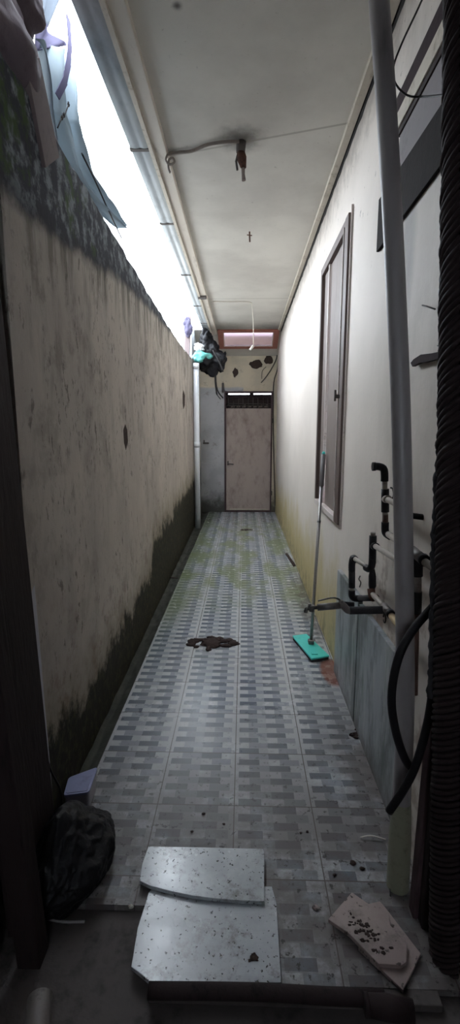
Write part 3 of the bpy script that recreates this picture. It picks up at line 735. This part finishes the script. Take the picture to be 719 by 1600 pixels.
P_(U2, 'pipe', [L3(582, 928, -.01), at(604, 952, X=.50)], .0105, 'tube')
P_(U2, 'tee', [at(600, 947, X=.50), at(610, 959, X=.50)], .0140, 'clamp')
P_(U2, 'pipe', [at(608, 957, X=.50), at(640, 1000, X=.50)], .0115, 'tubeyellow', label='yellowed length of pipe')
P_(U2, 'collar', [at(609, 957, X=.50), at(612, 961, X=.50)], .0148, 'rubber')
m = MB(); k_ = at(601, 966, X=.495); m.tube([k_+Vector((0, math.cos(a*.7)*.014, math.sin(a*.7)*.016)) for a in range(9)], .0025, 8); obj('wire_tie', m, 'wire', U2)
yt = at(603, 953, X=.50).y
def TP(px, py, dy=0): return at(px, py, Y=yt+dy)
P_(U2, 'pipe', [TP(604, 953), TP(546, 954)], .0135, 'foam')
P_(U2, 'elbow', [TP(550, 954), TP(543, 953), TP(536, 946), TP(530, 945)], .0130, 'clamp', 3)
P_(U2, 'pipe', [TP(553, 945, .05), TP(530, 943, .05)], .009, 'foam')
m = MB(); m.tube([TP(532, 946), TP(496, 949)], .0122, 16); m.tube([TP(497, 949), TP(480, 951)], .0065, 14); m.tube([TP(484, 943), TP(484, 951)], .0060, 12)
m.tube([TP(481, 950), TP(478.5, 951), TP(478, 957)], .0068, 12); m.tube([TP(487, 946), TP(487, 955)], .0095, 14)
tap = obj('tap', m, 'metal', U2)
m = MB(); m.tube([TP(534, 942), TP(529, 936), TP(521, 934), TP(511, 935.5), TP(497, 939)], [.004, .0035, .003, .003, .003], 8, smooth=4); m.tube([TP(533, 947), TP(533, 938)], .0085, 12)
obj('lever', m, 'metal', tap)
m = MB(); m.tube([at(563, 900, X=.56), at(561, 905, X=.55), at(564, 910, X=.555), at(562, 917, X=.56)], .003, 8, smooth=4); obj('wall_hook', m, 'seam', label='small bent hook on the wall inside the black pipe loop', cat='hook')
# small nails and bracket on the wall at right
m = MB(); m.tube([at(660, 477, X=.561), at(668, 479, X=.55), at(680, 483, X=.552)], .0024, 8); obj('nail', m, 'seam', label='thin nail stuck in the wall right of the leaning pipe', cat='nail')
m = MB(); L = [at(x, y, X=.555) for x, y in ((647, 567), (652, 561), (663, 554), (680, 552), (694, 549), (694, 560), (687, 562), (672, 566), (662, 567), (650, 573))]
m.prism(L, (-.012, 0, 0), .002); obj('wall_bracket', m, 'railpurple', label='dark curved bracket on the wall by the twisted bundle', cat='bracket')
m = MB(); m.tube([at(684, 540, X=.561), at(695, 541, X=.55)], .0022, 8); obj('nail', m, 'seam', label='nail just above the dark curved bracket', cat='nail')

# cable loop top right
m = MB(); m.tube([at(672, -30, Y=1.5), at(655, 10, Y=1.5), at(628, 68, Y=1.5), at(615, 105, Y=1.5), at(618, 130, Y=1.5), at(637, 149, Y=1.49), at(665, 151, Y=1.46), at(712, 146, Y=1.30)], .0026, 8, smooth=6)
obj('cable', m, 'wire', label='thin black cable looping across the top right', cat='cable')

# ---------------------------------------------------------------- mop
mp = empty('floor_mop', (.43, 3.0, 0), 'flat teal mop with a grey handle leaning against the right wall', 'mop')
cs = [at(457, 993, Z=.03), at(479, 990, Z=.03), at(515, 1024, Z=.03), at(487, 1029, Z=.03)]
m = MB(); m.prism(cs, (0, 0, -.012), .004); hd = obj('mop_head', m, 'teal', mp)
cc = sum(cs, Vector())/4
m = MB(); m.prism([cc+(p-cc)*.97+Vector((0, 0, -.013)) for p in cs], (0, 0, -.016), .003); obj('mop_pad', m, 'mopblack', mp)
A_ = at(486, 1004, Z=.035); B_ = at(506, 706, X=.548)
m = MB(); m.tube([A_, A_.lerp(B_, .83)], .0105, 14); obj('handle', m, 'stick', mp)
m = MB(); m.tube([A_.lerp(B_, .815), A_.lerp(B_, .985)], .0150, 14); obj('grip', m, 'sleeve', mp)
m = MB(); m.tube([A_.lerp(B_, .62), A_.lerp(B_, .63)], .013, 14); obj('lock_ring', m, 'sleeve', mp)
m = MB(); m.tube([A_.lerp(B_, .985), A_.lerp(B_, 1.0)], [.013, .009], 14); obj('handle_tip', m, 'teal', mp)
m = MB(); m.box(A_-Vector((.018, .02, .006)), A_+Vector((.018, .02, .02)), .004); m.tube([A_+Vector((-.02, 0, .012)), A_+Vector((.02, 0, .012))], .006, 10); obj('swivel_joint', m, 'clamp', mp)
m = MB(); L = cc+(cs[3]-cc)*.5+(cs[2]-cc)*.2; m.box(L+Vector((-.02, -.015, 0)), L+Vector((.02, .015, .006)), .002); obj('pad_clip', m, 'teal', mp)

# ---------------------------------------------------------------- tub and bin bag at left
t = empty('plastic_container', (-.61, 1.63, 0), 'cloudy plastic tub with a lavender lid by the foot of the left wall', 'container')
top = [at(99, 1243, Z=.085), at(107, 1215, Z=.085), at(153, 1198, Z=.085), at(139, 1238, Z=.085)]
cc = sum(top, Vector())/4
def rr(poly, k=.18, n=4):
    out = []; N_ = len(poly)
    for i in range(N_):
        p0, p, p1 = poly[i-1], poly[i], poly[(i+1) % N_]
        a, b = p+(p0-p)*k, p+(p1-p)*k
        for j in range(n+1):
            s_ = j/n; out.append(a*(1-s_)**2+p*2*s_*(1-s_)+b*s_**2)
    return out
m = MB(); R1 = rr(top, .13); lowz = .002
bt = [cc+(v-cc)*.86 for v in R1]
vb = [m.bm.verts.new((v.x, v.y, lowz)) for v in bt]; vt = [m.bm.verts.new((cc.x+(v.x-cc.x)*.97, cc.y+(v.y-cc.y)*.97, .076)) for v in R1]
for i in range(len(vb)): m.bm.faces.new((vb[i], vb[(i+1) % len(vb)], vt[(i+1) % len(vb)], vt[i]))
m.bm.faces.new(vb[::-1]); m.bm.faces.new(vt); obj('tub', m, 'tub', t)
m = MB(); m.prism([Vector((v.x, v.y, .076)) for v in R1], (0, 0, .010), .002); m.prism([Vector((cc.x+(v.x-cc.x)*.88, cc.y+(v.y-cc.y)*.88, .084)) for v in R1], (0, 0, .004), .001)
obj('lid', m, 'lid', t)
t = empty('bin_bag', (-.57, 1.30, 0), 'black bin bag slumped on the ground at the lower left', 'bag')
m = MB(); b_ = bmesh.new(); bmesh.ops.create_icosphere(b_, subdivisions=6, radius=1)
for v in b_.verts:
    d_ = v.co.normalized()
    k = 1 + .16*noise.noise(d_*1.7+Vector((3, 1, 4))) - .10*abs(noise.noise(d_*3.6+Vector((1, 5, 2)))) - .05*abs(noise.noise(d_*8))
    up_ = max(0, d_.z)
    v.co = Vector((-.555+.012*d_.y+d_.x*(.135-.03*up_)*k, 1.32+d_.y*(.20-.05*up_)*k, .065+d_.z*(.11+.05*up_**4)*k))
    if v.co.z < -.012: v.co.z = -.012+(v.co.z+.012)*.02
for f in b_.faces: f.smooth = True
m.join(b_)
obj('bag_body', m, 'bag', t)
m = MB(); a = at(66, 1434, Z=.002); b = at(132, 1440, Z=.002); m.tube([a, a.lerp(b, .5)+Vector((0, -.006, 0)), b], .0035, 8, smooth=4); obj('bag_hem', m, 'pvc', t, label='shiny crumpled hem')
m = MB(); m.tube([at(70, 1155, Y=1.40), at(73, 1180, Y=1.40), at(80, 1205, Y=1.42), at(95, 1235, Y=1.46), at(97, 1262, Y=1.47)], .0035, 8, smooth=5)
obj('cable', m, 'wire', label='black cable running down the near left jamb to the tub', cat='cable')

# twigs and bits near pipe foot
m = MB(); m.tube([at(563, 1309, Z=.004), at(580, 1306, Z=.012), at(603, 1312, Z=.004)], .0028, 8, smooth=4); obj('twig', m, 'white', label='short pale twig on the floor left of the pipe foot', cat='twig')
m = MB(); m.tube([at(640, 1337, Z=.003), at(654, 1350, Z=.003)], .0028, 8); obj('twig', m, 'white', label='small pale stick on the floor right of the pipe foot', cat='twig')
m = MB(); m.tube([at(610, 1400, Z=.004), at(609, 1360, Z=.02), at(616, 1335, Z=.04), at(630, 1315, Z=.05), at(645, 1307, Z=.04), at(665, 1304, Z=.02)], .0018, 8, smooth=6); obj('wire_loop', m, 'wire', label='thin black wire arching round the foot of the leaning pipe', cat='wire')
m = MB(); c = at(612, 1225, Z=.01); rnd = random.Random(4)
for i in range(10): m.blob((c.x+rnd.uniform(-.03, .015), c.y+rnd.uniform(-.03, .035), .008+rnd.random()*.012), (.012, .010, .008), .5, 3, 2, i, flat=.0005)
obj('leaf_litter', m, 'leaf', label='reddish brown shrivelled litter in the corner below the stone tiles', cat='debris')
m = MB(); c = at(556, 1145, Z=.004)
for i in range(8): m.blob((c.x+rnd.uniform(-.03, .02), c.y+rnd.uniform(-.04, .04), .003), (.012, .010, .005), .5, 3, 2, i+20, flat=.0005)
obj('leaf_litter', m, 'mudpatch', label='dark crumbs of litter at the foot of the nearer stone tile', cat='debris')
m = MB(); a = at(233, 915, Z=.0); m.tube([a+Vector((0, 0, .014)), a+Vector((.02, .05, .014))], .014, 14); obj('bottle', m, 'white', label='little pale bottle lying in the mossy gutter', cat='bottle')
m = MB(); m.tube([at(278, 903, Z=.008), at(255, 902, Z=.012), at(240, 908, Z=.005)], .005, 8); obj('twig', m, 'mudpatch', label='dark twig across the gutter beside the algae', cat='twig')

# ---------------------------------------------------------------- ceiling hardware
f_ = empty('lamp_holder', at(376, 222, Z=H), 'burnt rusty lamp holder hanging from the ceiling, nearer of two fittings', 'lamp holder')
yy = at(376, 222, Z=H).y
def FX(px, py): return at(px, py, Y=yy)
m = MB(); m.tube([FX(377, 219), FX(376, 238)], [.028, .024], 14); m.tube([FX(371, 222), FX(382, 226)], .02, 10); obj('ceiling_plate', m, 'seam', f_)
m = MB(); m.tube([FX(376, 234), FX(378, 248), FX(380, 262)], [.018, .026, .016], 14); 
for v in m.bm.verts: v.co += Vector((noise.noise(v.co*60), 0, noise.noise(v.co*60+Vector((4, 0, 0)))))*.006
obj('burnt_socket', m, 'rust', f_)
m = MB(); m.tube([FX(380, 256), FX(380, 272), FX(381, 282)], [.011, .009, .012], 10); obj('bulb_stub', m, 'panel', f_)
m = MB(); m.tube([FX(372, 240), FX(369, 252), FX(371, 266)], .006, 8); obj('loose_wire', m, 'seam', f_)
m = MB(); m.tube([at(x, y, Z=H-.012) for x, y in ((374, 221), (350, 222), (325, 226), (300, 236), (280, 238), (262, 241))], .0085, 10, smooth=4)
obj('cable', m, 'greywire', label='grey taped cable crossing the ceiling to the lamp holder', cat='cable')
yk = at(264, 243, Z=H-.04).y
m = MB(); m.tube([at(x, y, Y=yk-.01) for x, y in ((262, 241), (259, 250), (264, 257), (272, 254), (270, 247), (264, 250), (263, 262), (266, 270))], .006, 8, smooth=4)
obj('cable_knot', m, 'greywire', label='knotted grey cable end hanging at the eave beam', cat='cable')
m = MB(); ya = at(390, 362, Z=H).y; m.tube([at(390, 361, Y=ya), at(390.5, 378, Y=ya)], .006, 8); m.tube([at(386, 367, Y=ya), at(394, 368, Y=ya)], .004, 8)
obj('ceiling_hook', m, 'rust', label='small hook in the middle of the ceiling', cat='hook')
p = empty('pendant_flex', at(393, 473, Z=H), 'pale hanging flex with a small lamp socket near the far end of the ceiling', 'pendant')
yb = at(393, 473, Z=H).y
m = MB(); m.tube([at(333, 471, Z=H-.006), at(360, 471.5, Z=H-.006), at(390, 472, Z=H-.008), at(394, 480, Y=yb), at(396, 510, Y=yb), at(396, 542, Y=yb)], .0045, 8, smooth=4); obj('flex', m, 'whitewire', p)
m = MB(); m.tube([at(396, 540, Y=yb), at(391, 547, Y=yb)], .016, 12); obj('socket', m, 'white', p)
m = MB(); a = at(449, 493, Z=H-.02)
for i in range(5): m.tube([a, a+Vector((random.uniform(-.07, .03), random.uniform(-.05, .05), random.uniform(-.05, .01)))], .004, 6)
obj('wire_stub', m, 'greywire', label='frayed wire stub at the far right corner of the ceiling', cat='wire')

# holes in the end wall
for (x, y, rx, rz, lab) in ((400, 569, .11, .075, 'largest ragged dark hole in the cream plaster above the door'), (420, 562, .07, .07, 'ragged dark hole above the door, nearest the right wall'), (368, 582, .045, .065, 'smallest dark hole left above the door')):
    c = at(x, y, Y=YE); m = MB(); m.blob((c.x, YE-.0, c.z), (rx, .006, rz), .25, 2.0, 4, x); obj('plaster_hole', m, 'hole', label=lab, cat='hole', group='holes in the end wall plaster')
for (x, y) in ((395.5, 549), (413, 546)):
    c = at(x, y, Y=YE); m = MB(); m.tube([(c.x, YE-.01, c.z+.03), (c.x, YE-.012, c.z-.05)], [.03, .02], 10); m.box((c.x-.06, YE-.04, c.z+.01), (c.x+.06, YE-.005, c.z+.03), .004)
    obj('cable_clamp', m, 'rust', label='rusty cable clamp under the red skylight', cat='clamp', group='rusty clamps below the skylight')
def ew(L, r, mat, lab, sm=5, dy=.02):
    m = MB(); m.tube([at(x, y, Y=YE-dy) for x, y in L], r, 8, smooth=sm); obj('cable', m, mat, label=lab, cat='cable')
ew([(434, 545), (432, 560), (425, 575), (415, 590), (408, 598)], .008, 'wire', 'dark cable curving down from the far right corner to the door top')
ew([(436, 550), (434, 575), (428, 598), (427, 640), (428, 720), (430, 790)], .008, 'wire', 'dark cable running down beside the right side of the far door')
ew([(416, 573), (410, 580), (409, 592)], .005, 'wire', 'short dark cable below the holes above the door')
ew([(345, 545), (352, 549), (365, 551), (374, 546)], .008, 'wire', 'sagging dark cable under the left side of the skylight')
ew([(337, 578), (338, 600), (341, 612), (349, 622)], .010, 'wire', 'cable dropping from the hanging bundle to the door frame')
ew([(340, 606), (338, 614), (345, 624)], .006, 'wire', 'thin loop of cable left of the door frame')
m = MB(); c = at(322, 692, Y=YE); m.box((c.x-.05, YE-.03, c.z-.02), (c.x+.05, YE-.001, c.z+.01), .004); m.tube([(c.x-.03, YE-.04, c.z), (c.x-.03, YE-.04, c.z+.05)], .01, 8)
obj('wall_latch', m, 'seam', label='dark latch on the grey wall left of the far door', cat='latch')
m = MB(); m.box((DX0-.04, YE-.035, 2.06), (DX0-.005, YE-.001, 2.22), .004); obj('wall_stub', m, 'seam', label='dark stub at the top left corner of the far door frame', cat='stub')

# gouges in the left wall
for (pts, lab) in ((((196, 663), (199, 672), (200, 690), (197, 703), (194, 690), (193, 672)), 'elongated dark gouge in the middle of the left wall'),
                   (((287, 610), (289, 618), (289, 633), (287, 639), (286, 630), (286, 616)), 'narrow mossy gouge in the far part of the left wall')):
    c = at(pts[0][0], pts[0][1], X=-.69); xx = XL(c.y)
    m = MB(); m.prism([at(x, y, X=xx+.0015) for x, y in pts], (-.004, 0, 0)); obj('wall_gouge', m, 'hole', label=lab, cat='gouge', group='gouges in the left wall')
# rotten board on floor edge at right far
m = MB(); m.prism([at(x, y, Z=.004) for x, y in ((446, 866), (449, 865), (462, 884), (459, 886))], (0, 0, .012), .002); obj('wood_strip', m, 'mudpatch', label='dark wooden strip lying by the right wall before the mop', cat='strip')

# white downpipe and bundle at the far left
p = empty('downpipe', (-.68, 7.0, 0), 'glossy white downpipe at the far end of the left wall', 'pipe')
m = MB(); m.tube([(-.682, 7.05, -.02), (-.682, 7.05, 1.2), (-.682, 7.05, 2.36)], .042, 20); obj('pipe_body', m, 'pvcwhite', p)
m = MB(); m.tube([(-.682, 7.05, 1.18), (-.682, 7.05, 1.26)], .046, 20); obj('pipe_joint', m, 'pvcwhite', p)
m = MB(); m.tube([(-.682, 7.05, 2.28), (-.682, 7.05, 2.36)], .046, 20); obj('pipe_joint', m, 'pvcwhite', p)
p = empty('rubbish_bundle', (-.52, 7.2, 2.3), 'black and teal plastic bundle hung below the eave at the far left', 'bag')
m = MB(); m.blob((-.50, 7.22, 2.47), (.20, .16, .21), .3, 2.4, 5, 12); m.blob((-.36, 7.25, 2.40), (.09, .1, .15), .4, 3, 4, 3); m.blob((-.55, 7.2, 2.72), (.08, .08, .12), .3, 3, 4, 8)
obj('black_bag', m, 'bag', p)
m = MB(); m.blob((-.60, 7.08, 2.45), (.13, .06, .075), .3, 2.2, 4, 6); obj('teal_bag', m, 'tealcloth', p, label='teal plastic bag')
m = MB(); m.blob((-.64, 7.06, 2.58), (.075, .05, .05), .3, 3, 4, 1); obj('white_bag', m, 'pvcwhite', p, label='white plastic bag')
m = MB(); m.tube([(-.45, 7.1, 2.55), (-.36, 7.08, 2.4), (-.30, 7.1, 2.25)], .012, 8, smooth=4); m.tube([(-.42, 7.2, 2.3), (-.42, 7.25, 2.1), (-.40, 7.3, 1.95)], .010, 8, smooth=4); obj('hanging_cord', m, 'wire', p)
m = MB(); m.prism([(-.80, 6.62, 2.36), (-.73, 6.62, 2.36), (-.70, 6.62, 2.90), (-.77, 6.62, 2.90)], (0, .04, 0), .004); obj('wooden_post', m, 'board', label='brown post standing on the far end of the left wall', cat='post')
m = MB(); m.blob((-.735, 6.60, 2.74), (.055, .06, .10), .25, 3, 4, 2); m.blob((-.75, 6.62, 2.82), (.05, .05, .07), .25, 3, 4, 5); obj('rag', m, 'net', label='bluish rag tied round the brown post', cat='rag')

# ---------------------------------------------------------------- clutter on the near top of left wall
m = MB()
m.blob((-.82, 1.68, 2.58), (.15, .22, .20), .18, 2.2, 5, 21, flat=2.445); m.blob((-.80, 1.80, 2.80), (.12, .14, .12), .2, 2.4, 5, 22, flat=2.445); m.blob((-.84, 2.0, 2.50), (.11, .2, .10), .2, 2.4, 4, 23, flat=2.445)
obj('sack_pile', m, 'sack', label='dusty purple sacking heaped on the near end of the left wall', cat='sacks')
m = MB(); q_ = [at(x, y, X=-.672) for x, y in ((40, 92), (62, 90), (93, 246), (72, 262))]
m.prism(q_, (-.02, 0, 0), .002); obj('plank', m, 'board', label='short dusty brown plank standing against the sacking on the wall', cat='plank')
# tarpaulin draped over the coping
TL_ = [at(x, y, X=-.74) for x, y in ((50, 60), (58, 90), (74, 170), (98, 255), (140, 322), (190, 354))]
TR_ = [at(x, y, X=-.74) for x, y in ((112, 82), (112, 130), (118, 195), (140, 260), (170, 310), (196, 348))]
def tarpf(u, v):
    k = u*(len(TL_)-1); i = min(int(k), len(TL_)-2); t_ = k-i
    a, b = TL_[i].lerp(TL_[i+1], t_), TR_[i].lerp(TR_[i+1], t_)
    pnt = a.lerp(b, v); return pnt+Vector((.03*math.sin(v*13+u*5)+.012*math.sin(v*31+u*9)-.02*v, 0, .012*math.sin(u*17)))
m = MB(); m.grid(tarpf, 60, 20); obj('tarpaulin', m, 'tarp', label='pale blue tarpaulin draped along the near top of the left wall', cat='tarpaulin', solid=.003)
m = MB()
T1 = [at(x, y, X=-.76) for x, y in ((56, 26), (102, 71), (54, 79))]
m.grid(lambda a, b: T1[0].lerp(T1[1], a).lerp(T1[2], b)+Vector((.015*math.sin(a*9), 0, 0)), 12, 12)
obj('shade_net', m, 'net', label='triangular lilac net stretched above the tarpaulin', cat='net', solid=.002)
m = MB(); q_ = [at(x, y, X=-.78) for x, y in ((68, -30), (110, -30), (102, 8), (76, 44), (60, 30))]
m.grid(lambda a, b: q_[0].lerp(q_[1], a).lerp(q_[4].lerp(q_[3], a), b)+Vector((.01*math.sin(a*11), 0, 0)), 10, 10)
obj('shade_net', m, 'strap', label='pale cloth corner hanging at the top of the sky gap', cat='net', solid=.002)
m = MB(); L = [at(x, y, X=-.72) for x, y in ((103, 20), (106, 60), (104, 90), (98, 120), (86, 145))]
for a, b in zip(L, L[1:]): m.prism([a, a+Vector((0, .045, 0)), b+Vector((0, .04, 0)), b], (.003, 0, 0))
obj('strap', m, 'net', label='thin lilac strap dangling in the sky gap', cat='strap')
m = MB(); m.tube([at(x, y, X=-.72) for x, y in ((128, 240), (150, 285), (170, 330), (190, 372))], .004, 8, smooth=4)
obj('cable', m, 'wire', label='dark cable lying along the coping under the sky', cat='cable')
m = MB()
for (x, y) in ((107, 163), (100, 180), (97, 184)):
    c = at(x, y, X=-.71); m.blob(c, (.004, .006, .008), .4, 3, 3, x)
m.tube([at(107, 163, X=-.71), at(101, 180, X=-.71), at(96, 186, X=-.71), at(90, 200, X=-.72)], .0025, 6, smooth=3)
obj('weed', m, 'mouldline', label='tiny weed sprouting from the tarpaulin', cat='weed')

# ================================================================== LIGHT, CAMERA
w = bpy.data.worlds.new('overcast'); scene.world = w; w.use_nodes = True
bg = w.node_tree.nodes['Background']; bg.inputs[0].default_value = (.83, .91, 1.0, 1); bg.inputs[1].default_value = 5.0
scene.view_settings.view_transform = 'Standard'; scene.view_settings.look = 'None'
scene.view_settings.gamma = 1; scene.view_settings.use_curve_mapping = False
scene.view_settings.exposure = 1.65

cd = bpy.data.cameras.new('camera'); cam = bpy.data.objects.new('camera', cd); col.objects.link(cam)
cd.sensor_fit = 'VERTICAL'; cd.sensor_height = 36; cd.sensor_width = 36; cd.lens = 36*FPX/PH
cd.clip_start = .02
R_ = Matrix((RT, UP, -FW)).transposed().to_4x4(); R_.translation = CAM; cam.matrix_world = R_
scene.camera = cam
